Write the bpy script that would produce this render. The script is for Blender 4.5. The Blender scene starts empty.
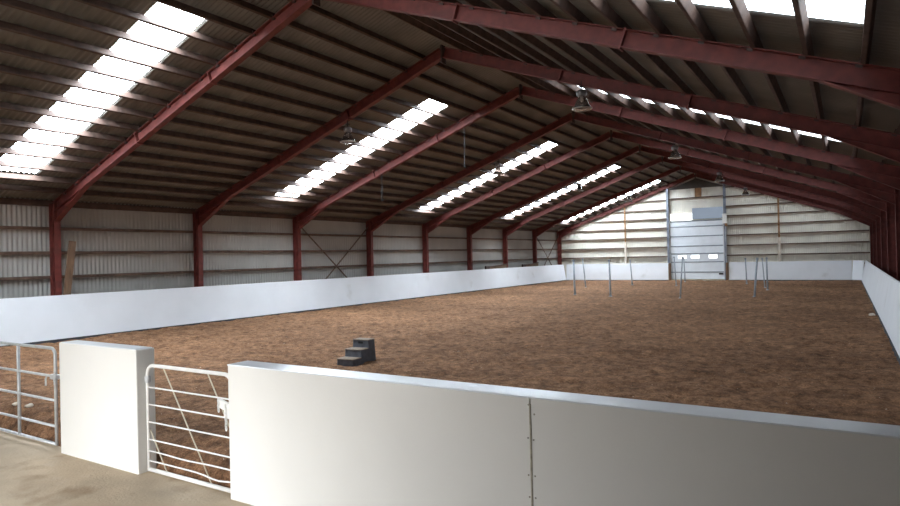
import bpy, bmesh, math, random
from mathutils import Vector, Matrix, noise
random.seed(7)
SC = bpy.context.scene
COL = SC.collection

# ------------------------------------------------------------------ dimensions (metres, sand level z = 0)
CAM_H = 2.3
F_PX = 631.275
YAW, PITCH, ROLL = map(math.radians, (32.058, 0.322, -1.341))
RX = -9.87                      # ridge line
SLOPE = {-1: 0.360, 1: 0.360}   # fall of the left and the right roof slope
ZR = 8.04                       # underside of rafters at the ridge
XL, XR = -21.2, 1.46            # inner faces of the posts
FR = [10.39 + 5.241 * i for i in range(9)]
YN = 4.49                       # front face of the near wall
ZG = -0.26                      # concrete level
def roof(x, up=0.0):
    return ZR + up - SLOPE[-1 if x < RX else 1] * abs(x - RX)
UP_RAFTER, UP_PURLIN = 0.40, 0.575
UP_DECK = UP_PURLIN + 0.03
Y_NEAR = -0.62                  # gable behind the camera
Y_FAR = 52.63

# ------------------------------------------------------------------ materials
def mat(name, col, rough=0.6, metal=0.0, var=0.12, scale=6.0, bump=0.0, bscale=40.0, spots=None, stretch=None):
    m = bpy.data.materials.new(name); m.use_nodes = True
    nt = m.node_tree; N = nt.nodes; L = nt.links
    b = N['Principled BSDF']
    b.inputs['Roughness'].default_value = rough
    b.inputs['Metallic'].default_value = metal
    tc = N.new('ShaderNodeTexCoord')
    src = tc.outputs['Object']
    if stretch:
        mp = N.new('ShaderNodeMapping'); mp.inputs['Scale'].default_value = stretch
        L.new(src, mp.inputs['Vector']); src = mp.outputs['Vector']
    n = N.new('ShaderNodeTexNoise'); n.inputs['Scale'].default_value = scale; n.inputs['Detail'].default_value = 5
    L.new(src, n.inputs['Vector'])
    r = N.new('ShaderNodeValToRGB')
    lo = tuple(max(0, c * (1 - var)) for c in col); hi = tuple(min(1, c * (1 + var)) for c in col)
    r.color_ramp.elements[0].position = 0.3; r.color_ramp.elements[1].position = 0.7
    r.color_ramp.elements[0].color = (*lo, 1); r.color_ramp.elements[1].color = (*hi, 1)
    L.new(n.outputs['Fac'], r.inputs['Fac'])
    out = r.outputs['Color']
    for sp in (spots or []):     # (colour, scale, threshold, softness)
        c, sc, th, so = sp
        n2 = N.new('ShaderNodeTexNoise'); n2.inputs['Scale'].default_value = sc; n2.inputs['Detail'].default_value = 4
        L.new(tc.outputs['Object'], n2.inputs['Vector'])
        r2 = N.new('ShaderNodeValToRGB')
        r2.color_ramp.elements[0].position = th; r2.color_ramp.elements[1].position = min(1, th + so)
        L.new(n2.outputs['Fac'], r2.inputs['Fac'])
        mx = N.new('ShaderNodeMix'); mx.data_type = 'RGBA'
        L.new(r2.outputs['Color'], mx.inputs[0]); L.new(out, mx.inputs[6]); mx.inputs[7].default_value = (*c, 1)
        out = mx.outputs[2]
    L.new(out, b.inputs['Base Color'])
    if bump:
        n3 = N.new('ShaderNodeTexNoise'); n3.inputs['Scale'].default_value = bscale; n3.inputs['Detail'].default_value = 6
        L.new(tc.outputs['Object'], n3.inputs['Vector'])
        bp = N.new('ShaderNodeBump'); bp.inputs['Strength'].default_value = bump; bp.inputs['Distance'].default_value = 0.03
        L.new(n3.outputs['Fac'], bp.inputs['Height']); L.new(bp.outputs['Normal'], b.inputs['Normal'])
    return m

def emit(name, col, s):
    m = bpy.data.materials.new(name); m.use_nodes = True
    nt = m.node_tree; nt.nodes.clear()
    e = nt.nodes.new('ShaderNodeEmission'); e.inputs['Color'].default_value = (*col, 1); e.inputs['Strength'].default_value = s
    o = nt.nodes.new('ShaderNodeOutputMaterial'); nt.links.new(e.outputs[0], o.inputs[0])
    return m

def glass(name, col=(0.95, 0.97, 1), rough=0.08):
    m = bpy.data.materials.new(name); m.use_nodes = True
    b = m.node_tree.nodes['Principled BSDF']
    b.inputs['Base Color'].default_value = (*col, 1); b.inputs['Roughness'].default_value = rough
    b.inputs['Transmission Weight'].default_value = 0.8; b.inputs['IOR'].default_value = 1.45
    return m

M = {}
M['steel_red'] = mat('red oxide painted steel', (0.155, 0.030, 0.024), 0.62, 0, 0.3, 5, spots=[((0.10, 0.03, 0.025), 2.2, 0.58, 0.2)])
M['purlin'] = mat('brown roof timber', (0.085, 0.05, 0.038), 0.75, 0, 0.35, 5, 0.15, 60)
M['girt'] = mat('brown steel girt', (0.125, 0.078, 0.055), 0.7, 0, 0.4, 3)
M['cleat'] = mat('dark cleat steel', (0.06, 0.035, 0.03), 0.6)
M['deck'] = mat('grey fibre cement sheet', (0.20, 0.185, 0.165), 0.85, 0, 0.15, 1.1, 0.1, 30)
M['cladding'] = mat('cream grey wall sheet', (0.42, 0.412, 0.39), 0.6, 0, 0.10, 0.8)
M['gable'] = mat('cream gable sheet', (0.76, 0.72, 0.635), 0.6, 0, 0.10, 0.7)
M['gable_darkened'] = mat('gable board darkened for shade', (0.06, 0.05, 0.042), 0.8, 0, 0.25, 2)  # painted shade for the far peak; low bounce for the near gable
M['rust'] = mat('rust brown sheet', (0.28, 0.15, 0.07), 0.85, 0, 0.4, 4)
M['kick'] = mat('white kickboard paint', (0.86, 0.89, 0.94), 0.5, 0, 0.03, 0.9, spots=[((0.60, 0.60, 0.60), 0.7, 0.66, 0.25)])
M['kick_base'] = mat('dark rubber base strip', (0.03, 0.032, 0.04), 0.8)
M['white_wall'] = mat('white painted wall', (0.80, 0.79, 0.76), 0.55, 0, 0.03, 0.8, 0.04, 25, spots=[((0.5, 0.47, 0.42), 9, 0.79, 0.03)])
M['cap'] = mat('white gloss capping', (0.88, 0.91, 0.95), 0.24, 0, 0.03, 3)  # lighter and bluer than the wall: skylight on the top painted in
M['wall_dark'] = mat('dark red brown wall sheet', (0.10, 0.05, 0.042), 0.7, 0, 0.2, 1.5)  # cladding colour darkened to keep its bounce off the front wall
M['caulk'] = mat('tan joint filler', (0.45, 0.41, 0.33), 0.8, 0, 0.3, 14)
M['screw'] = mat('dull screw head', (0.34, 0.31, 0.27), 0.5, 0.3)
M['galv'] = mat('galvanised tube', (0.62, 0.64, 0.66), 0.4, 0.35, 0.12, 12)
M['gate_white'] = mat('white painted tube', (0.86, 0.85, 0.83), 0.4, 0, 0.05, 12)
M['rope'] = mat('tan wire', (0.62, 0.55, 0.42), 0.7)
M['pole'] = mat('grey steel pole', (0.33, 0.37, 0.42), 0.5, 0.1, 0.15, 10)
M['rubber'] = mat('charcoal moulded plastic', (0.075, 0.08, 0.10), 0.55, 0, 0.25, 9, 0.1, 60)
M['dirty_tread'] = mat('dusty tread', (0.30, 0.24, 0.19), 0.9, 0, 0.3, 14, 0.15, 80)
M['black'] = mat('black recess', (0.008, 0.008, 0.01), 0.8)
M['wood'] = mat('bare brown timber', (0.17, 0.10, 0.06), 0.8, 0, 0.3, 5, 0.1, 40, stretch=(4, 4, .6))
M['pale_timber'] = mat('pale timber packer', (0.62, 0.54, 0.46), 0.8, 0, 0.15, 4)
M['door'] = mat('pale blue grey door panel', (0.78, 0.82, 0.87), 0.45, 0, 0.05, 1.5)
M['door_seam'] = mat('grey door seam', (0.24, 0.27, 0.31), 0.5)
M['door_frame'] = mat('blue grey door post', (0.20, 0.22, 0.27), 0.5, 0.2, 0.2, 3)
M['lamp_metal'] = mat('grey lamp casting', (0.30, 0.30, 0.31), 0.4, 0.5, 0.15, 20)
M['cord'] = mat('black cord', (0.02, 0.02, 0.022), 0.7)
M['stone'] = mat('pale clod', (0.70, 0.62, 0.52), 0.9, 0, 0.2, 20)
M['concrete'] = mat('dusty tan concrete', (0.50, 0.40, 0.285), 0.9, 0, 0.16, 1.6, 0.25, 30,
                    spots=[((0.31, 0.215, 0.13), 1.9, 0.56, 0.22), ((0.55, 0.45, 0.34), 2.7, 0.60, 0.2)])
M['lamp_glass'] = glass('smoky bell glass', (0.42, 0.36, 0.33), 0.12)
M['lens'] = glass('clear lamp lens', (0.95, 0.96, 1.0), 0.25)
M['sky_left'] = emit('daylit translucent sheet, sunny slope', (0.80, 0.91, 1.0), 38.0)
M['sky_right'] = emit('daylit translucent sheet, shaded slope', (0.82, 0.92, 1.0), 6.0)
M['lit_pane'] = emit('daylit pane', (0.95, 0.98, 1.0), 2.6)
M['blue_sheet'] = emit('daylit blue translucent sheet', (0.62, 0.74, 0.92), 0.42)

# sand: brown riding footing with light chips and darker moist patches
def sand_mat():
    m = bpy.data.materials.new('brown riding sand'); m.use_nodes = True
    nt = m.node_tree; N = nt.nodes; L = nt.links; b = N['Principled BSDF']
    b.inputs['Roughness'].default_value = 0.95; b.inputs['Specular IOR Level'].default_value = 0.15
    tc = N.new('ShaderNodeTexCoord')
    def ns(scale, det=6):
        n = N.new('ShaderNodeTexNoise'); n.inputs['Scale'].default_value = scale; n.inputs['Detail'].default_value = det
        n.inputs['Roughness'].default_value = 0.65
        L.new(tc.outputs['Object'], n.inputs['Vector']); return n.outputs['Fac']
    def ramp(f, a, ca, bb, cb):
        r = N.new('ShaderNodeValToRGB'); e = r.color_ramp.elements
        e[0].position = a; e[0].color = (*ca, 1); e[1].position = bb; e[1].color = (*cb, 1)
        L.new(f, r.inputs['Fac']); return r.outputs['Color']
    def mix(f, a, c, mode='MIX'):
        x = N.new('ShaderNodeMix'); x.data_type = 'RGBA'; x.blend_type = mode
        if isinstance(f, float): x.inputs[0].default_value = f
        else: L.new(f, x.inputs[0])
        L.new(a, x.inputs[6])
        if isinstance(c, tuple): x.inputs[7].default_value = (*c, 1)
        else: L.new(c, x.inputs[7])
        return x.outputs[2]
    base = ramp(ns(0.55), 0.3, (0.23, 0.123, 0.067), 0.7, (0.345, 0.192, 0.108))
    mid = ramp(ns(5.5), 0.33, (0.34, 0.31, 0.29), 0.60, (1.2, 1.17, 1.15))
    col = mix(0.85, base, mid, 'MULTIPLY')
    fine = ramp(ns(38, 3), 0.36, (0.42, 0.40, 0.38), 0.64, (1.35, 1.35, 1.35))
    col = mix(0.7, col, fine, 'MULTIPLY')
    col = mix(0.5, col, ramp(ns(1.7, 4), 0.36, (0.45, 0.42, 0.4), 0.56, (1.1, 1.1, 1.1)), 'MULTIPLY')
    chips = ramp(ns(19, 2), 0.715, (0, 0, 0), 0.745, (1, 1, 1))
    col = mix(chips, col, (0.62, 0.52, 0.42))
    L.new(col, b.inputs['Base Color'])
    bp = N.new('ShaderNodeBump'); bp.inputs['Strength'].default_value = 0.9; bp.inputs['Distance'].default_value = 0.05
    L.new(ns(11, 8), bp.inputs['Height']); L.new(bp.outputs['Normal'], b.inputs['Normal'])
    return m
M['sand'] = sand_mat()

# ------------------------------------------------------------------ helpers
def tag(o, label=None, cat=None, group=None, kind=None):
    if label: o['label'] = label
    if cat: o['category'] = cat
    if group: o['group'] = group
    if kind: o['kind'] = kind
    return o

def empty(name, loc=(0, 0, 0), rz=0.0, **k):
    o = bpy.data.objects.new(name, None); COL.objects.link(o)
    o.location = loc; o.rotation_euler = (0, 0, rz); o.empty_display_size = 0.2
    return tag(o, **k)

class MB:
    def __init__(s): s.bm = bmesh.new()
    def box(s, c, d, rot=None, taper=None):
        vs = []
        for z in (-1, 1):
            for x, y in ((-1, -1), (1, -1), (1, 1), (-1, 1)):
                t = taper if (taper and z > 0) else 1.0
                v = Vector((x * d[0] / 2 * t, y * d[1] / 2 * t, z * d[2] / 2))
                if rot: v = rot @ v
                vs.append(s.bm.verts.new(v + Vector(c)))
        for f in ((3, 2, 1, 0), (4, 5, 6, 7), (0, 1, 5, 4), (1, 2, 6, 5), (2, 3, 7, 6), (3, 0, 4, 7)):
            s.bm.faces.new([vs[i] for i in f])
        return s
    def span(s, a, b):
        return s.box([(a[i] + b[i]) / 2 for i in range(3)], [abs(b[i] - a[i]) for i in range(3)])
    def extr(s, prof, A, B, up, side):      # closed profile [(u,v)] swept from A to B
        A, B, up, side = map(Vector, (A, B, up, side))
        ra = [s.bm.verts.new(A + side * u + up * v) for u, v in prof]
        rb = [s.bm.verts.new(B + side * u + up * v) for u, v in prof]
        n = len(prof)
        for i in range(n):
            s.bm.faces.new((ra[i], ra[(i + 1) % n], rb[(i + 1) % n], rb[i]))
        s.bm.faces.new(ra[::-1]); s.bm.faces.new(rb)
        return s
    def poly(s, pts, d):                    # polygon pts extruded by vector d
        d = Vector(d)
        a = [s.bm.verts.new(Vector(p)) for p in pts]; b = [s.bm.verts.new(Vector(p) + d) for p in pts]
        n = len(pts)
        for i in range(n): s.bm.faces.new((a[i], a[(i + 1) % n], b[(i + 1) % n], b[i]))
        s.bm.faces.new(a[::-1]); s.bm.faces.new(b)
        return s
    def tube(s, pts, r, seg=8, closed=False, r2=None):
        pts = [Vector(p) for p in pts]; rings = []; n = len(pts); ref = None
        for i, p in enumerate(pts):
            if closed: t = pts[(i + 1) % n] - pts[i - 1]
            else: t = pts[min(i + 1, n - 1)] - pts[max(i - 1, 0)]
            t.normalize()
            if ref is None:
                ref = Vector((0, 0, 1)) if abs(t.z) < .9 else Vector((1, 0, 0))
            a = (ref - t * ref.dot(t)).normalized(); ref = a
            b = t.cross(a)
            rr = r if r2 is None else r + (r2 - r) * i / (n - 1)
            rings.append([s.bm.verts.new(p + a * math.cos(2 * math.pi * k / seg) * rr + b * math.sin(2 * math.pi * k / seg) * rr) for k in range(seg)])
        for i in range(n if closed else n - 1):
            A, B = rings[i], rings[(i + 1) % n]
            for k in range(seg): s.bm.faces.new((A[k], A[(k + 1) % seg], B[(k + 1) % seg], B[k]))
        if not closed:
            s.bm.faces.new(rings[0][::-1]); s.bm.faces.new(rings[-1])
        return s
    def lathe(s, prof, c=(0, 0, 0), seg=20):
        c = Vector(c); rings = []
        for r, z in prof:
            rings.append([s.bm.verts.new(c + Vector((r * math.cos(2 * math.pi * k / seg), r * math.sin(2 * math.pi * k / seg), z))) for k in range(seg)])
        for A, B in zip(rings, rings[1:]):
            for k in range(seg): s.bm.faces.new((A[k], A[(k + 1) % seg], B[(k + 1) % seg], B[k]))
        s.bm.faces.new(rings[0][::-1]); s.bm.faces.new(rings[-1])
        return s
    def ibeam(s, A, B, up, side, d, w, tf=0.018, tw=0.014):     # A-B runs along the lower flange
        p = [(-w/2, 0), (w/2, 0), (w/2, tf), (tw/2, tf), (tw/2, d - tf), (w/2, d - tf), (w/2, d), (-w/2, d), (-w/2, d - tf), (-tw/2, d - tf), (-tw/2, tf), (-w/2, tf)]
        return s.extr(p, A, B, up, side)
    def build(s, name, m, parent=None, smooth=False, bevel=0.0, **k):
        bmesh.ops.recalc_face_normals(s.bm, faces=s.bm.faces)
        me = bpy.data.meshes.new(name); s.bm.to_mesh(me); s.bm.free()
        me.materials.append(m)
        if smooth:
            for p in me.polygons: p.use_smooth = True
        o = bpy.data.objects.new(name, me); COL.objects.link(o)
        if parent: o.parent = parent
        if bevel:
            bv = o.modifiers.new('bevel', 'BEVEL'); bv.width = bevel; bv.segments = 2; bv.limit_method = 'ANGLE'
        return tag(o, **k)

def share(o, parent, loc=None):
    c = o.copy(); COL.objects.link(c); c.parent = parent
    if loc is not None: c.location = loc
    return c

def struct(o, label=None):
    o['kind'] = 'structure'
    if label: o['label'] = label
    return o

ORD = ['first', 'second', 'third', 'fourth', 'fifth', 'sixth', 'seventh', 'eighth', 'ninth', 'tenth', 'eleventh', 'twelfth',
       'thirteenth', 'fourteenth', 'fifteenth', 'sixteenth', 'seventeenth', 'eighteenth']

# ------------------------------------------------------------------ floor and sand
b = MB(); b.span((-23.5, -7.0, ZG - 0.25), (3.2, YN + 0.29, ZG))
struct(b.build('floor', M['concrete']), 'dusty tan concrete floor in front of the arena')
b = MB(); b.span((-23.5, YN + 0.40, ZG - 0.25), (3.2, Y_FAR + 0.5, -0.12))
struct(b.build('ground', M['concrete']), 'earth base under and around the arena')
b = MB(); b.span((-45, -50, ZG - 0.3), (30, -7.0, ZG - 0.02))
struct(b.build('ground', M['kick_base']), 'yard outside the open doorway')  # dark tone set to cut upward bounce through the doorway

def sand_z(x, y):
    z = 0.035 * noise.noise(Vector((x * .35, y * .35, 3.1)))
    z += 0.030 * noise.noise(Vector((x * 1.3, y * 1.3, 7.7)))
    h = noise.noise(Vector((x * 4.2, y * 4.2, 1.3)))
    z += 0.036 * h - 0.04 * max(0, -h - .1)
    z += 0.018 * noise.noise(Vector((x * 11, y * 11, 5.2)))
    return z
xs = []; x = -20.62
while x < 1.0: xs.append(x); x += 0.085
xs.append(1.0)
ys = []; y = YN + 0.28
while y < 51.6: ys.append(y); y += 0.045 + 0.0042 * (y - 4.5)
ys.append(51.6)
verts = []; faces = []
for yy in ys:
    for xx in xs:
        e = min(1.0, (yy - ys[0]) / 0.35)
        jx = xx + 0.03 * noise.noise(Vector((xx * 9, yy * 9, 0)))
        verts.append((jx if xs[0] < xx < xs[-1] else xx, yy, sand_z(xx, yy) - 0.1 * (1 - e) ** 2))
nx = len(xs)
for j in range(len(ys) - 1):
    for i in range(nx - 1):
        a = j * nx + i
        faces.append((a, a + 1, a + 1 + nx, a + nx))
# skirt down to the base along the front edge
base = len(verts)
for i, xx in enumerate(xs): verts.append((xx, ys[0] - (.15 if -13.5 < xx < -9.25 or -7.3 < xx < -5.72 else .003) + .02 * noise.noise(Vector((xx * 5, 0, 0))), -0.27))
for i in range(nx - 1): faces.append((base + i, base + i + 1, i + 1, i))
me = bpy.data.meshes.new('arena_sand'); me.from_pydata(verts, [], faces); me.materials.append(M['sand'])
for p in me.polygons: p.use_smooth = True
o = bpy.data.objects.new('arena_sand', me); COL.objects.link(o)
tag(o, 'brown raked sand footing covering the whole riding arena', 'sand', kind='stuff')

# ------------------------------------------------------------------ corrugated sheets
def corr(name, m, P, ulen, rows, pitch=0.14, amp=0.018, per=6, skip=None, parent=None):
    """P(u, v, h) -> point; corrugation runs along u; rows = list of v (number or function of u)."""
    nu = int(round(ulen / pitch * per)); vs = []; fs = []
    for i in range(nu + 1):
        u = ulen * i / nu; h = amp * math.sin(2 * math.pi * u / pitch)
        for v in rows:
            vv = v(u) if callable(v) else v
            vs.append(P(u, vv, h))
    nv = len(rows)
    for i in range(nu):
        u = ulen * (i + .5) / nu
        for j in range(nv - 1):
            if skip and skip(u, j): continue
            a = i * nv + j
            fs.append((a, a + 1, a + 1 + nv, a + nv))
    me = bpy.data.meshes.new(name); me.from_pydata(vs, [], fs); me.materials.append(m)
    for p in me.polygons: p.use_smooth = True
    o = bpy.data.objects.new(name, me); COL.objects.link(o)
    if parent: o.parent = parent
    return o

SKY_L = [(a, a + 1.2) for a in (8.05, 18.38, 28.80, 39.25, 49.80)]
SKY_R = [(a, a + 1.2) for a in (8.05, 18.72, 29.10, 39.40, 49.80)]
Y0D = Y_NEAR - 0.1
for sgn, name, skies in ((-1, 'ceiling_left', SKY_L), (1, 'ceiling_right', SKY_R)):
    SL = SLOPE[sgn]; OFF0, OFF1 = 2.27, 10.12
    def P(u, v, h, sgn=sgn, SL=SL):
        return (RX + sgn * v, Y0D + u, ZR + UP_DECK + 0.018 + h - SL * v)
    ulen = Y_FAR + 0.3 - Y0D
    def skip(u, j, skies=skies):
        return j == 1 and any(a <= Y0D + u <= c for a, c in skies)
    d = corr(name, M['deck'], P, ulen, [-0.005, OFF0, OFF1, 12.2], skip=skip)
    struct(d, 'grey corrugated roof sheeting of the %s slope' % ('left' if sgn < 0 else 'right'))
    for i, (a, c) in enumerate(skies):
        def PS(u, v, h, sgn=sgn, a=a, SL=SL):
            uu = a + u - Y0D
            return (RX + sgn * v, a + u, ZR + UP_DECK + 0.026 + 0.018 * math.sin(2 * math.pi * uu / 0.14) - SL * v)
        k = i + 1 + (0 if sgn < 0 else 5)
        s = corr('window_%d' % k, M['sky_left' if sgn < 0 else 'sky_right'], PS, c - a, [OFF0 - .02, OFF1 + .02])
        struct(s, '%s bright translucent skylight strip from the camera in the %s roof slope' % (ORD[i], 'left' if sgn < 0 else 'right'))
# ridge capping closes the two slopes
b = MB(); b.poly([(RX, Y0D, roof(RX, UP_DECK + .06)), (RX - .35, Y0D, roof(RX - .35, UP_DECK + .06)), (RX - .35, Y0D, roof(RX - .35, UP_DECK + .10)), (RX, Y0D, roof(RX, UP_DECK + .1)), (RX + .35, Y0D, roof(RX + .35, UP_DECK + .10)), (RX + .35, Y0D, roof(RX + .35, UP_DECK + .06))], (0, Y_FAR + .3 - Y0D, 0))
struct(b.build('trim_1', M['deck']), 'ridge capping')

# side wall cladding
XWL, XWR = XL - 0.46, XR + 0.46
def PL(u, v, h): return (XWL + h, Y0D + u, v)
struct(corr('wall_left', M['cladding'], PL, Y_FAR + .3 - Y0D, [-0.4, roof(XWL, UP_DECK + .08)]), 'grey corrugated cladding of the left side wall')
def PR(u, v, h): return (XWR + h, Y0D + u, v)
struct(corr('wall_right', M['wall_dark'], PR, Y_FAR + .3 - Y0D, [-0.4, roof(XWR, UP_DECK + .08)]), 'corrugated cladding of the right side wall, colour darkened for shade')
# far gable
def PF(u, v, h): return (XWL + u, Y_FAR + h, v)
struct(corr('wall_far', M['gable'], PF, XWR - XWL, [-0.4, lambda u: roof(XWL + u, UP_DECK + .02)]), 'cream corrugated cladding of the far gable wall')
# near gable behind the camera with its open vehicle doorway
DX0, DX1, DZ = -8.15, -5.45, 2.9
b = MB()
yt = (0, 0.12, 0)
yb = Y_NEAR - .12
b.poly([(XWL, yb, -.5), (DX0, yb, -.5), (DX0, yb, roof(DX0, UP_DECK)), (XWL, yb, roof(XWL, UP_DECK))], yt)
b.poly([(DX1, yb, -.5), (XWR, yb, -.5), (XWR, yb, roof(XWR, UP_DECK)), (DX1, yb, roof(DX1, UP_DECK))], yt)
b.poly([(DX0, yb, DZ), (DX1, yb, DZ), (DX1, yb, roof(DX1, UP_DECK)), (RX, yb, roof(RX, UP_DECK)), (DX0, yb, roof(DX0, UP_DECK))], yt)
for x0, x1 in ((DX0 - .15, DX0), (DX1, DX1 + .15)):      # unseen jambs and lintel added to cut slanting daylight
    b.span((x0, Y_NEAR - 1.6, -.5), (x1, yb, DZ + .15))
b.span((DX0 - .15, Y_NEAR - 1.6, DZ), (DX1 + .15, yb, DZ + .15))
struct(b.build('wall_near', M['gable_darkened']), 'gable wall with the open doorway behind the camera')  # unseen wall, coloured dark so it returns little light

# ------------------------------------------------------------------ portal frames
FRAME_LABEL = ['red steel portal frame nearest the camera, post on left before a leaning plank'] + \
    ['red steel portal frame, %s one back from the camera' % ORD[i] for i in range(1, 8)] + \
    ['red steel portal frame set against the far gable wall']
DEP, RB = 0.30, 0.09          # rafter depth, rise of its lower flange above the knee line
def frame_parts(root, cleats):
    for sgn in (-1, 1):
        xi = XL if sgn < 0 else XR; SL = SLOPE[sgn]; n = math.hypot(1, SL)
        # post: flanges face the arena
        p = MB(); A = (xi, 0, ZG - 0.1); B = (xi, 0, roof(xi, 0.33))
        p.ibeam(A, B, (sgn, 0, 0), (0, 1, 0), 0.32, 0.19)
        p.build('post', M['steel_red'], root)
        # rafter with its splices
        r = MB(); up = Vector((sgn * SL / n, 0, 1 / n))
        A = Vector((RX, 0, ZR + RB)); B = Vector((xi + sgn * .05, 0, roof(xi + sgn * .05, RB)))
        r.ibeam(A, B, up, (0, 1, 0), DEP, 0.18)
        r.build('rafter', M['steel_red'], root)
        # haunch under the end of the rafter
        h = MB(); o0, o1 = 9.6, abs(xi - RX)
        x0, x1 = RX + sgn * o0, RX + sgn * o1
        h.poly([(x0, -.007, roof(x0, RB)), (x1, -.007, roof(x1, RB)), (x1, -.007, roof(x1) - .24)], (0, .014, 0))
        h.extr([(-.09, 0), (.09, 0), (.09, .016), (-.09, .016)], (x0, 0, roof(x0, RB) - .008), (x1, 0, roof(x1) - .25), up, (0, 1, 0))
        h.build('haunch', M['steel_red'], root)
        for off in (3.6, 6.8):
            x = RX + sgn * off
            s = MB(); s.box(Vector((x, 0, roof(x, RB))) + up * (DEP / 2 - .01), (0.035, 0.20, DEP + 0.05), Matrix.Rotation(math.atan(SL) * sgn, 3, 'Y'))
            s.build('splice_plate', M['steel_red'], root)
    a = MB(); a.box((RX, 0, ZR + .19), (0.05, 0.21, 0.52)); a.build('apex_plate', M['cleat'], root)
OFFS = {-1: [0.71 + 0.675 * k for k in range(16)]}; OFFS[1] = OFFS[-1]
proto = None
cleat0 = None
frames = []
for i, y in enumerate(FR):
    root = empty('portal_frame', (0, y, 0), label=FRAME_LABEL[i], cat='portal frame', group='red steel portal frames')
    if proto is None:
        frame_parts(root, True); proto = root
    else:
        for ch in list(proto.children): share(ch, root)
    frames.append(root)
for i in range(4):
    for sgn in (-1, 1):
        for off in OFFS[sgn]:
            x = RX + sgn * off
            if cleat0 is None:
                c = MB(); c.box((0, 0, 0.055), (.05, .10, .13)); c.box((0, -.05, .0), (.09, .012, .05))
                cleat0 = c.build('purlin_cleat', M['cleat'], frames[i]); cc = cleat0
            else: cc = share(cleat0, frames[i])
            cc.location = (x + sgn * -0.075, -.02, roof(x, UP_RAFTER)); cc.rotation_euler = (0, math.atan(SLOPE[sgn]) * sgn, 0)

# purlins: one timber line each
for sgn, side in ((-1, 'left'), (1, 'right')):
    me = None
    for k, off in enumerate(OFFS[sgn]):
        x = RX + sgn * off
        lab = '%s brown roof purlin down from the ridge on the %s slope' % (ORD[k], side)
        if me is None:
            p = MB(); L_ = Y_FAR - 0.05 - Y_NEAR
            p.extr([(-.036, -.085), (.036, -.085), (.036, .085), (-.036, .085)], (0, 0, 0), (0, L_, 0), (0, 0, 1), (1, 0, 0))
            o = p.build('roof_purlin', M['purlin'], bevel=0.012); me = o
        else:
            o = me.copy(); COL.objects.link(o)
        tag(o, lab, 'purlin', 'brown purlins under the %s roof slope' % side)
        o.location = (x, Y_NEAR, roof(x, UP_RAFTER + .087)); o.rotation_euler = (0, math.atan(SLOPE[sgn]) * sgn, 0)
# eave beams on the post heads
for sgn, side in ((-1, 'left'), (1, 'right')):
    xi = XL if sgn < 0 else XR
    b = MB(); xe = xi + sgn * .385
    b.span((xe - .05, Y_NEAR, roof(xe, .38)), (xe + .05, Y_FAR - .05, roof(xe, UP_DECK - .03)))
    tag(b.build('eave_beam', M['purlin']), 'brown eave beam along the top of the %s side wall' % side, 'beam')

# girts of the left wall
for k, z in enumerate((1.93, 2.71, 3.49)):
    b = MB(); b.span((XWL + .03, Y_NEAR, z - .04), (XL - .325, Y_FAR - .06, z + .055))
    tag(b.build('wall_girt', M['girt'], bevel=.006), '%s long brown rail on the left side wall' % ['lowest', 'middle', 'topmost'][k], 'rail', 'rails of the left side wall')
# girts of the far gable: left of, right of, and above the door
GZ = [1.90, 2.66, 3.44, 4.20, 4.94, 5.67, 6.42, 7.15]
XDL, XDR = -12.05, -7.80
def clip_l(z): return max(XL + .02, RX - (ZR + RB - z) / SLOPE[-1] - .05)
def clip_r(z): return min(XR - .02, RX + (ZR + RB - z) / SLOPE[1] + .05)
for k, z in enumerate(GZ):
    y0, y1 = Y_FAR - .20, Y_FAR - .025
    xl = clip_l(z)
    if xl < XDL - .3:
        b = MB(); b.span((xl, y0, z - .045), (XDL - .06, y1, z + .045))
        tag(b.build('gable_girt', M['girt'], bevel=.006), '%s brown rail up the far wall, left of the tall door' % ORD[k], 'rail', 'rails of the far wall left of the door')
    xr = clip_r(z)
    if xr > XDR + .3:
        b = MB(); b.span((XDR + .06, y0, z - .045), (xr, y1, z + .045))
        tag(b.build('gable_girt', M['girt'], bevel=.006), '%s brown rail up the far wall, right of the tall door' % ORD[k], 'rail', 'rails of the far wall right of the door')
for k, z in enumerate((6.50,)):
    b = MB(); b.span((XDL + .06, Y_FAR - .18, z - .045), (XDR - .06, Y_FAR - .025, z + .045))
    tag(b.build('gable_girt', M['girt'], bevel=.006), 'brown rail across the far wall above the tall door', 'rail')

# gable posts
for x, w in ((-15.52, 'left'), (-4.12, 'right')):
    r = empty('gable_post', (x, Y_FAR - .27, 0), label='slim far wall post %s of the door, rusty red above a pale foot' % w, cat='post', group='slim gable posts')
    b = MB(); b.span((-.06, -.06, 3.15), (.06, .06, roof(x, .085))); b.build('upper_post', M['rust'], r)
    b = MB(); b.span((-.09, -.07, -.1), (.09, .07, 3.15)); b.build('lower_post', M['pale_timber'], r, bevel=.008, label='pale timber lower length')
# door posts
for x, w in ((XDL, 'left'), (XDR, 'right')):
    b = MB(); b.ibeam((x, Y_FAR - .36, -.1), (x, Y_FAR - .36, roof(x, .085)), (0, 1, 0), (1, 0, 0), .30, .16)
    tag(b.build('door_post', M['door_frame']), 'tall blue grey steel post on the %s side of the far door' % w, 'post', 'posts of the far door')
# dark panel added where the gable peak lies in shadow
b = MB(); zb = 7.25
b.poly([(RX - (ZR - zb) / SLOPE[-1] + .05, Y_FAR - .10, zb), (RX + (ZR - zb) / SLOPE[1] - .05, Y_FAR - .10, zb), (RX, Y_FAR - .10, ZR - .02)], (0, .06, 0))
struct(b.build('trim_2', M['gable_darkened']), 'dark panel standing for shade in the peak of the far gable')
b = MB(); b.span((-9.98, Y_FAR - .06, 6.56), (-9.50, Y_FAR - .022, 7.30))
struct(b.build('trim_3', M['rust']), 'rust brown strip under the peak of the far gable')

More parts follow.
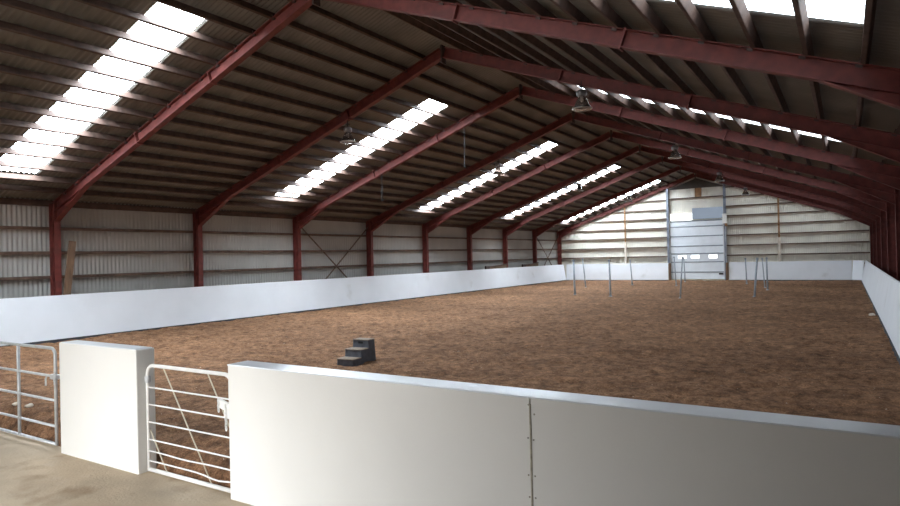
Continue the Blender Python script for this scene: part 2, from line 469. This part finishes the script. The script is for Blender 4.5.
# far sectional door
yd = Y_FAR - .17
D0, D1 = XDL + .10, XDR - .10
door = struct(empty('door_1', ((D0 + D1) / 2, yd, 0)), 'tall pale sectional door in the middle of the far wall')
DLN = [0.03, 0.62, 1.42, 2.08, 2.68, 3.46, 4.22, 4.66]
hw = (D1 - D0) / 2
for a, c in zip(DLN, DLN[1:]):
    b = MB(); b.span((-hw, -.03, a + .035), (hw, .03, c - .035)); b.build('door_panel', M['door'], door, bevel=.01)
    b = MB(); b.span((-hw, -.05, c - .038), (hw, .03, c + .038)); b.build('door_seam', M['door_seam'], door)
for x in (-11.02, -10.04, -8.72):
    x -= door.location.x
    f = MB(); f.span((x - .37, -.045, 1.66), (x + .37, -.028, 2.0)); fo = f.build('window_frame', M['door'], door)
    g = MB(); g.span((x - .31, -.056, 1.69), (x + .31, -.045, 1.97)); g.build('pane', M['lit_pane'], fo, label='small bright door window')
b = MB(); b.span((1.60, -.07, .42), (1.92, -.03, .54)); b.build('door_handle', M['black'], door, label='black door handle')
for x in (-hw + .02, hw - .02):
    b = MB(); b.span((x - .04, -.10, 0.0), (x + .04, -.03, 4.7)); b.build('door_track', M['galv'], door)
b = MB(); b.span((D0 + .1, yd - .02, 4.74), (-10.22, yd + .03, 5.28))
w11 = struct(b.build('window_11', M['lit_pane']), 'small bright window above the left half of the far door')
def PB(u, v, h): return (-10.2 + u, yd + h, v)
struct(corr('window_12', M['blue_sheet'], PB, 2.26, [4.80, 5.66], pitch=.19), 'blue translucent sheet above the right half of the far door')
# door operator on the right post
r = empty('door_operator', (XDR + .02, Y_FAR - .44, 4.35), label='small white motor box with chain on the right post of the far door', cat='door operator')
b = MB(); b.span((-.16, -.12, 0), (.13, .085, .75)); b.build('motor_box', M['white_wall'], r, bevel=.02)
b = MB(); b.tube([(.06, -.06, .02), (.06, -.06, -3.1)], .02, 6); b.build('chain', M['galv'], r)
b = MB(); b.span((.0, -.1, -.22), (.18, .06, 0)); b.build('gear_cover', M['rust'], r, bevel=.01, label='rusty gear cover')

# cross bracing rods
def brace(y0, y1, label):
    r = empty('cross_brace', (XL - .16, (y0 + y1) / 2, 0), label=label, cat='brace', group='cross braces on the left wall')
    h = (y1 - y0) / 2 - .1
    for s in (-1, 1):
        b = MB(); b.tube([(0.015 * s, -h * s, 3.95), (0.015 * s, h * s, -0.05)], .035, 6)
        b.build('brace_rod', M['girt'], r)
brace(FR[2], FR[3], 'X-shaped steel cross brace on the left wall, the larger nearer one')
brace(FR[7], FR[8], 'X-shaped steel cross brace on the left wall beside the far corner')

# ------------------------------------------------------------------ kickboards
XKB, XKT, ZK = -20.484, -20.718, 1.381
XRB, XRT, YFB, YFT = 0.869, 1.124, 51.545, 51.64
def kick(name, A0, A1, lean, out, label, base=True):
    """A0,A1 bottom ends (x,y); lean = horizontal offset of the top edge; out = unit outward vector."""
    r = empty(name, ((A0[0] + A1[0]) / 2, (A0[1] + A1[1]) / 2, 0), label=label, cat='kickboard', group='white leaning kickboards round the arena')
    o = Vector((r.location.x, r.location.y, 0)); out = Vector((*out, 0)); lean = Vector((*lean, 0))
    a, c = Vector((*A0, 0)) - o, Vector((*A1, 0)) - o
    zb = -.12; k = lean / ZK
    b = MB(); t = .05
    b.poly([a + k * zb + Vector((0, 0, zb)), a + lean + Vector((0, 0, ZK)), a + lean + out * t + Vector((0, 0, ZK)), a + k * zb + out * t + Vector((0, 0, zb))], c - a)
    b.build('board', M['kick'], r, bevel=.008)
    if base:
        b = MB(); i = -out * .025
        b.poly([a + k * zb + i + Vector((0, 0, zb)), a + k * .05 + i + Vector((0, 0, .05)), a + k * .05 - out * .002 + Vector((0, 0, .05)), a + k * zb - out * .002 + Vector((0, 0, zb))], c - a)
        b.build('base_strip', M['kick_base'], r, label='dark strip along the foot')
    # back rail and studs that carry the board
    b = MB(); bk = lean * .9 + out * .06
    b.poly([a + bk + Vector((0, 0, ZK * .9 - .1)), a + bk + Vector((0, 0, ZK * .9)), a + bk + out * .07 + Vector((0, 0, ZK * .9)), a + bk + out * .07 + Vector((0, 0, ZK * .9 - .1))], c - a)
    d = (c - a).normalized(); L_ = (c - a).length; nst = max(2, int(L_ / 2.6) + 1)
    for i in range(nst):
        p = a + d * (.1 + (L_ - .2) * i / (nst - 1)) + out * .1 + lean * .85
        b.box(p + Vector((0, 0, ZK * .45 - .1)), (.07, .07, ZK * .9))
    b.build('back_rail', M['wood'], r)
    return r
kick('kickboard', (XKB, YN + .6), (XKB, YFB), (XKT - XKB, 0), (-1, 0), 'long white kickboard along the left side of the sand')
kick('kickboard', (XRB, YN + .45), (XRB, YFB - .66), (XRT - XRB, 0), (1, 0), 'white kickboard along the right side of the sand')
kick('kickboard', (XKB, YFB), (-11.92, YFB), (0, YFT - YFB), (0, 1), 'white kickboard at the far end, left of the tall door')
kick('kickboard', (XDR + .32, YFB), (XRB - .52, YFB), (0, YFT - YFB), (0, 1), 'white kickboard at the far end, right of the tall door')
kick('kickboard', (XRB - .56, YFB + .04), (XRB + .06, YFB - .60), (.11, .11), (.7071, .7071), 'short slanting white corner kickboard at the far right corner', base=True)
# dark end posts of the door gap
for x, w in ((-11.82, 'left'), (XDR + .18, 'right')):
    b = MB(); b.span((x - .09, YFB - .02, -.13), (x + .09, YFB + .16, 1.36))
    tag(b.build('gap_post', M['wood']), 'short dark timber post ending the far kickboard on the %s of the door' % w, 'post', 'short posts at the door gap')

# ------------------------------------------------------------------ near wall and pier
ZN = 1.194; TN = .267
XW0, XW1, XJ = -5.675, 1.75, -2.11
wall = empty('arena_wall', ((XW0 + XW1) / 2, YN, ZG), label='long white front wall of the arena with a seam and pale top', cat='wall')
def wl(x, y, z): return (x - wall.location.x, y - wall.location.y, z - wall.location.z)
b = MB(); b.span(wl(XW0 + .02, YN + .03, ZG - .02), wl(XW1, YN + TN - .03, ZN - .03)); b.build('core', M['white_wall'], wall)
b = MB(); b.span(wl(XW0, YN, ZG), wl(XJ - .006, YN + .03, ZN - .012)); b.build('front_panel', M['white_wall'], wall, bevel=.005)
b = MB(); b.span(wl(XJ + .006, YN, ZG), wl(XW1, YN + .03, ZN - .012)); b.build('front_panel', M['white_wall'], wall, bevel=.005)
b = MB(); b.span(wl(XW0, YN + TN - .03, ZG), wl(XW1, YN + TN, ZN - .012)); b.build('back_panel', M['kick'], wall, bevel=.005)
b = MB(); b.span(wl(XW0 - .004, YN + .03, ZG), wl(XW0 + .02, YN + TN - .03, ZN - .012)); b.build('end_panel', M['white_wall'], wall)
b = MB(); b.span(wl(XW0 - .006, YN - .006, ZN - .014), wl(XW1, YN + TN + .006, ZN)); b.build('top_cap', M['cap'], wall, bevel=.006, label='top cap with skylight blue painted in')
b = MB(); pts = []
for i in range(30):
    z = ZG + .01 + (ZN - .07 - ZG) * i / 29
    pts.append(wl(XJ + .006 * noise.noise(Vector((0, 0, z * 5))) , YN + .003, z))
b.tube(pts, .0105, 6); b.build('joint_filler', M['caulk'], wall, label='tan filled seam')
for dx, z in ((-.012, 1.13), (.035, 1.06), (-.022, .87), (.025, .86), (.0, .80), (-.025, .58), (.03, .58), (-.02, .41), (.03, .41)):
    b = MB(); b.lathe([(.0075, 0), (.0075, .003), (.004, .005)], seg=10)
    s = b.build('screw', M['screw'], wall); s.location = wl(XJ + dx, YN + .001, z); s.rotation_euler = (math.pi / 2, 0, 0)

XP0, XP1, TP = -9.15, -7.34, .245
pier = empty('wall_pier', ((XP0 + XP1) / 2, YN, ZG), label='bright white free-standing wall block between the two tube gates', cat='wall block')
b = MB(); b.span((XP0 - pier.location.x, -.02, -.02), (XP1 - pier.location.x, TP - .02, ZN + .055 - ZG)); b.build('body', M['white_wall'], pier, bevel=.012)
b = MB(); b.span((XP0 - pier.location.x + .03, -.012, ZN + .052 - ZG), (XP1 - pier.location.x - .03, TP - .03, ZN + .062 - ZG)); b.build('top_cap', M['cap'], pier, bevel=.004)
# gate post at the left end of the pier
b = MB(); b.tube([(-9.25, YN + .12, ZG), (-9.25, YN + .12, 1.24)], .035, 10)
tag(b.build('gate_post', M['steel_red']), 'slim dark red post at the left end of the white wall block', 'post')

# ------------------------------------------------------------------ gates
def rounded(x0, x1, z0, z1, r, bottom_r=0.02):
    pts = [(x0, z0), ]
    for k in range(7):
        a = math.pi - math.pi / 2 * k / 6; pts.append((x0 + r + r * math.cos(a), z1 - r + r * math.sin(a)))
    for k in range(7):
        a = math.pi / 2 - math.pi / 2 * k / 6; pts.append((x1 - r + r * math.cos(a), z1 - r + r * math.sin(a)))
    pts.append((x1, z0))
    return pts
def chain_links(parent, x, y, z, n, m, s=0.028, name='chain_link'):
    for i in range(n):
        pts = []
        ax = Vector((1, 0, 0)) if i % 2 else Vector((0, 1, 0))
        for k in range(10):
            a = 2 * math.pi * k / 10
            pts.append(Vector((x, y, z - i * s * 1.35)) + ax * math.cos(a) * s * .45 + Vector((0, 0, 1)) * math.sin(a) * s)
        b = MB(); b.tube(pts, s * .22, 5, closed=True); b.build(name, m, parent, smooth=True)

# wide gate running out of the frame on the left
GY = YN + .10
g1 = empty('tube_gate', (-11.3, GY, ZG), label='grey galvanised five-bar tube gate left of the white wall block', cat='gate', group='tube gates in the front wall')
def g1l(x, z): return (x + 11.3, 0, z - ZG)
GX0, GX1 = -13.2, -9.50
b = MB(); b.tube([g1l(x, z) for x, z in rounded(GX0, GX1, -.235, 1.13, .10)], .022, 10); b.build('gate_frame', M['galv'], g1, smooth=True)
for z in (.735, .395, .03):
    b = MB(); b.tube([g1l(GX0, z), g1l(GX1, z)], .019, 8); b.build('rail', M['galv'], g1, smooth=True)
b = MB(); b.tube([g1l(GX0, -.22), g1l(GX1, -.22)], .022, 8); b.build('rail', M['galv'], g1, smooth=True)
for x in (-10.58, -12.0):
    b = MB(); b.tube([g1l(x, -.22), g1l(x, 1.12)], .024, 8); b.build('upright', M['galv'], g1, smooth=True)
lt = MB(); lt.box(g1l(GX1 - .02, .73), (.16, .07, .07)); lo = lt.build('latch', M['galv'], g1, bevel=.012)
b = MB(); b.tube([g1l(GX1 - .05, .75), (GX1 - .14 + 11.3, -.05, .74 - ZG), (GX1 - .17 + 11.3, -.05, .70 - ZG), (GX1 - .17 + 11.3, -.05, .60 - ZG)], .012, 6); b.build('latch_hook', M['galv'], lo)
chain_links(lo, GX1 + .03 + 11.3, -.03, .76 - ZG, 4, M['galv'])

# narrow gate
g2 = empty('tube_gate', (-6.54, GY, ZG), label='narrow white wire-braced tube gate right of the white wall block', cat='gate', group='tube gates in the front wall')
def g2l(x, z, y=0): return (x + 6.54, y, z - ZG)
HX0, HX1 = -7.30, -5.735
b = MB(); b.tube([g2l(x, z) for x, z in rounded(HX0, HX1, -.225, 1.055, .12)], .022, 10); b.build('gate_frame', M['gate_white'], g2, smooth=True)
b = MB(); b.tube([g2l(HX0, -.222), g2l(HX1, -.222)], .024, 10); b.build('bottom_rail', M['gate_white'], g2, smooth=True)
for i, z in enumerate((.785, .575, .36, .145, .005, -.115)):
    pts = []
    for k in range(13):
        t = k / 12; sag = -.035 * math.exp(-((t - .82) / .14) ** 2) if i == 5 else (-.012 * math.exp(-((t - .45) / .2) ** 2) if i == 4 else 0)
        pts.append(g2l(HX0 + (HX1 - HX0) * t, z + sag))
    b = MB(); b.tube(pts, .0095, 6); b.build('rail', M['gate_white'], g2, smooth=True)
for (xa, za), (xb, zb_) in (((-7.0, 1.04), (-6.13, -.22)), ((-6.17, 1.04), (-5.75, .38)), ((-7.29, .27), (-6.96, -.22))):
    b = MB(); b.tube([g2l(xa, za, .014), g2l(xb, zb_, .014)], .008, 6); b.build('brace_wire', M['rope'], g2, smooth=True)
b = MB(); b.lathe([(.03, 0), (.034, .01), (.034, .07), (.03, .08)], g2l(HX0, .84), 12); b.build('hinge_collar', M['galv'], g2)
b = MB(); b.tube([g2l(HX0, .88), (XP1 + 6.54 + .005, 0, .88 - ZG)], .014, 8); b.build('hinge_pin', M['galv'], g2)
lt = MB(); lt.box(g2l(HX1 - .10, .72, -.03), (.20, .035, .10), Matrix.Rotation(.25, 3, 'Y')); lt.box(g2l(HX1 - .05, .64, -.03), (.09, .03, .10)); lo = lt.build('latch', M['gate_white'], g2, bevel=.01)
chain_links(lo, HX1 - .17 + 6.54, -.05, .77 - ZG, 4, M['gate_white'], .026)
chain_links(lo, HX1 - .05 + 6.54, -.05, .72 - ZG, 8, M['gate_white'], .026)

# ------------------------------------------------------------------ mounting block
blk = empty('mounting_block', (-9.437, 10.318, 0.0), 0.092, label='charcoal plastic three-step mounting block standing on the sand', cat='mounting block')
W_, D_ = .455, .87; H3 = (.142, .312, .49)
b = MB(); zb = -.06
prof = [(0, zb), (.006, H3[0] - .012), (D_ / 3, H3[0] - .012), (D_ / 3 + .008, H3[1] - .012), (2 * D_ / 3, H3[1] - .012), (2 * D_ / 3 + .01, H3[2] - .012), (D_ - .03, H3[2] - .012), (D_, zb)]
b.poly([(0, y, z) for y, z in prof], (W_, 0, 0))
for v in b.bm.verts:                                    # sides draw in a little towards the top
    t = max(0, v.co.z) / H3[2]; v.co.x = W_ / 2 + (v.co.x - W_ / 2) * (1 - .10 * t)
b.build('body', M['rubber'], blk, bevel=.015)
for i, h in enumerate(H3):
    k = 1 - .10 * h / H3[2]; y0 = i * D_ / 3 - .008; y1 = (i + 1) * D_ / 3 - (.02 if i == 2 else 0)
    b = MB(); b.span((W_ / 2 - W_ / 2 * k - .006, y0, h - .022), (W_ / 2 + W_ / 2 * k + .006, y1, h)); b.build('tread', M['dirty_tread'], blk, bevel=.008, label='dusty step tread')
b = MB(); b.span((W_ * .36, 2 * D_ / 3 - .001, H3[1] + .085), (W_ * .64, 2 * D_ / 3 + .02, H3[1] + .13)); b.build('hand_slot', M['black'], blk, bevel=.008)

# ------------------------------------------------------------------ thin steel poles standing in the far sand
POLES = [(-12.79, 33.42, 1.98, -.05, .06), (-14.87, 40.9, 1.96, -.19, .045), (-10.53, 32.63, 1.95, -.03, .055), (-12.74, 44.4, 1.80, -.13, .045),
         (-9.53, 43.36, 1.96, -.11, .04), (-6.86, 31.92, 2.04, .16, .038), (-10.05, 48.6, 1.86, -.07, .05), (-5.64, 46.3, 1.75, -.05, .045),
         (-3.78, 33.67, 1.91, .16, .05), (-4.09, 41.59, 1.80, -.11, .034), (-3.76, 39.57, 1.85, -.01, .048)]
PLAB = ['thick grey steel pole, leftmost of those standing in the far sand', 'leaning grey pole, second from left, before the far left corner kickboard',
        'upright grey pole, third from left in the far sand', 'thin leaning grey pole, fourth from left, below the slim left gable post',
        'thin grey pole before the left edge of the tall door', 'pale thin pole leaning before the leftmost small door window',
        'short dark pole close to the tall door, before its first two windows', 'pale grey pole just right of the tall door, before the kickboard',
        'dark grey pole leaning left, nearest of the right cluster', 'very thin pale pole leaning inside the right cluster',
        'upright dark pole, rightmost of those in the far sand']
for (x, y, h, dx, rad), lab in zip(POLES, PLAB):
    r = empty('steel_pole', (x, y, 0), label=lab, cat='pole', group='steel poles standing in the sand')
    b = MB(); b.tube([(0, 0, -.12), (dx * .5, 0, h * .5), (dx, 0, h - .05)], rad, 8, r2=rad * .85); b.build('shaft', M['pole'], r, smooth=True)
    b = MB(); b.lathe([(rad * .9, -.06), (rad * 1.25, -.05), (rad * 1.25, .02), (rad * .6, .05)], (dx, 0, h - .05), 10); b.build('cap', M['pole'], r)
    b = MB(); b.lathe([(.10, -.05), (.10, .012), (.05, .03), (rad * 1.05, .06)], (0, 0, 0), 12); b.build('foot', M['pole'], r)

# ------------------------------------------------------------------ hanging lamps (under rafters of every other frame)
def lamp(x, y, label, group):
    zb = roof(x, .078 if x > RX else -.03); r = empty('hanging_lamp', (x, y, zb), label=label, cat='lamp', group=group)
    b = MB(); b.tube([(0, 0, .15), (0, 0, -.10)], .014, 6); b.span((-.05, -.05, -.012), (.05, .05, .012)); b.build('hanger', M['cord'], r)
    b = MB(); b.lathe([(.05, -.09), (.10, -.10), (.135, -.13), (.135, -.22), (.11, -.25), (.06, -.27)], seg=20); b.build('ballast_housing', M['lamp_metal'], r, smooth=True)
    b = MB(); b.lathe([(.035, -.265), (.04, -.27), (.05, -.36), (.03, -.40)], seg=12); b.build('bulb', M['gate_white'], r, smooth=True)
    b = MB(); pr = [(.085, -.27), (.115, -.32), (.155, -.41), (.20, -.50), (.245, -.575)]
    b.bm.free(); b.bm = bmesh.new()
    seg = 24; rings = []
    for rad, z in pr + [(q - .007, w) for q, w in reversed(pr)]:
        rings.append([b.bm.verts.new((rad * math.cos(2 * math.pi * k / seg), rad * math.sin(2 * math.pi * k / seg), z)) for k in range(seg)])
    for A, B in zip(rings, rings[1:] + rings[:1]):
        for k in range(seg): b.bm.faces.new((A[k], A[(k + 1) % seg], B[(k + 1) % seg], B[k]))
    b.build('bell_shade', M['lamp_glass'], r, smooth=True)
    b = MB(); b.tube([(.245 * math.cos(2 * math.pi * k / 24), .245 * math.sin(2 * math.pi * k / 24), -.58) for k in range(24)], .018, 6, closed=True); b.build('rim', M['galv'], r, smooth=True)
    b = MB(); b.lathe([(.23, -.572), (.232, -.585), (.15, -.61), (.05, -.62)], seg=24); b.build('lens', M['lens'], r, smooth=True)
    return r
NEARER = ['nearest', 'second nearest', 'third nearest', 'farthest']
for j, fi in enumerate((1, 3, 5, 7)):
    for x, side in ((RX - 3.72, 'left'), (RX + 4.2, 'right')):
        if j == 0 and side == 'right':
            lab = 'large bell-shaped glass lamp hanging near the ridge, right slope, closest to the camera'
        else:
            lab = 'bell-shaped glass lamp hanging under the %s roof slope, %s in its row' % (side, NEARER[j])
        lamp(x, FR[fi], lab, 'bell lamps in the %s row' % side)

# loose cords hanging from the third frame
for x, ln, lab in ((-12.3, 1.5, 'longer thin dark cord hanging from the third frame, higher up the left slope'), (-16.35, 1.05, 'thin dark cord hanging from the third frame, lower down the left slope')):
    r = empty('ceiling_cord', (x, FR[2], roof(x, .09)), label=lab, cat='cord', group='cords hanging from the third frame')
    b = MB(); b.tube([(0, 0, .01), (.005, 0, -ln * .5), (-.01, 0, -ln)], .016, 6); b.build('cord', M['cord'], r)
    b = MB(); b.lathe([(.01, -ln - .06), (.03, -ln - .05), (.03, -ln), (.012, -ln + .02)], seg=8); b.build('end_weight', M['cord'], r)

# leaning plank at the first left post, and boards stacked behind the left kickboard
b = MB(); a = Vector((-20.93, 10.36, -.12)); c = Vector((-20.93, 10.72, 3.10)); d = (c - a)
b.extr([(-.11, -.025), (.11, -.025), (.11, .025), (-.11, .025)], (-20.98, 10.34, -.12), (-21.0, 10.74, 3.08), (1, 0, 0), (0, .99, -.12))
tag(b.build('wooden_plank', M['wood'], bevel=.005), 'brown wooden plank leaning beside the first left post', 'plank')
for (y0, y1), lab in zip(((38.15, 41.3), (44.0, 46.9)), ('low stack of brown boards behind the left kickboard, nearer one', 'low stack of brown boards behind the left kickboard, farther one')):
    r = empty('board_stack', (-21.0, (y0 + y1) / 2, -.12), label=lab, cat='boards', group='board stacks behind the left kickboard')
    h = (y1 - y0) / 2
    b = MB(); b.poly([(-.04, -h, 0), (-.04, h, 0), (-.04, h, 1.74), (-.04, 0, 1.67), (-.04, -h, 1.62)], (.05, 0, 0)); b.build('board', M['wood'], r)
    b = MB(); b.span((-.06, -h - .05, 0), (.06, -h + .45, 1.70)); b.build('end_block', M['cleat'], r, label='dark end block')
    b = MB(); b.tube([(0.03, -h, 1.64), (.03, 0, 1.69), (.03, h, 1.78)], .035, 6); b.build('top_pole', M['purlin'], r)

# pale clods on the sand
def clod(x, y, s, lab):
    b = MB(); bmesh.ops.create_icosphere(b.bm, subdivisions=2, radius=s)
    for v in b.bm.verts:
        v.co *= 1 + .35 * noise.noise(v.co * (3 / s) * .6 + Vector((x, y, 0))); v.co.z *= .6
    o = b.build('pale_clod', M['stone'], smooth=True); o.location = (x, y, sand_z(x, y) + s * .2 - (.1 * max(0, 1 - (y - ys[0]) / .35) ** 2))
    tag(o, lab, 'stone', 'pale lumps on the sand')
clod(-11.59, 4.98, .05, 'small pale lump on the sand behind the left gate, left of two')
clod(-11.27, 5.04, .06, 'pale lump on the sand behind the left gate, right of two')
clod(0.70, 25.2, .10, 'pale lump at the foot of the right kickboard')

# ------------------------------------------------------------------ light
w = bpy.data.worlds.new('daylight'); SC.world = w; w.use_nodes = True
nt = w.node_tree; bg = nt.nodes['Background']; bg.inputs['Color'].default_value = (0.95, 0.98, 1.0, 1); bg.inputs['Strength'].default_value = 24.5
pl = bpy.data.lights.new('doorway_portal', 'AREA'); pl.shape = 'RECTANGLE'; pl.size = DX1 - DX0; pl.size_y = DZ - ZG
po = bpy.data.objects.new('doorway_portal', pl); COL.objects.link(po)
po.location = ((DX0 + DX1) / 2, Y_NEAR - .06, (DZ + ZG) / 2); po.rotation_euler = (math.radians(90), 0, 0)
pl.cycles.is_portal = True

# ------------------------------------------------------------------ camera
cam = bpy.data.cameras.new('camera'); co = bpy.data.objects.new('camera', cam); COL.objects.link(co)
cam.sensor_fit = 'HORIZONTAL'; cam.sensor_width = 36.0; cam.lens = F_PX / 900 * 36; cam.clip_start = .05; cam.clip_end = 300
r = Vector((math.cos(YAW), math.sin(YAW), 0)); v = Vector((-math.sin(YAW) * math.cos(PITCH), math.cos(YAW) * math.cos(PITCH), math.sin(PITCH)))
u = r.cross(v); r2 = r * math.cos(ROLL) + u * math.sin(ROLL); u2 = -r * math.sin(ROLL) + u * math.cos(ROLL)
m = Matrix((r2, u2, -v)).transposed().to_4x4(); m.translation = (0, 0, CAM_H)
co.matrix_world = m
SC.camera = co

# ------------------------------------------------------------------ render look
vs = SC.view_settings; vs.view_transform = 'Standard'; vs.look = 'None'; vs.gamma = 1.0; vs.use_curve_mapping = False; vs.exposure = 0.0
SC.cycles.use_denoising = True
SC.cycles.max_bounces = 8; SC.cycles.diffuse_bounces = 5; SC.cycles.sample_clamp_indirect = 8.0
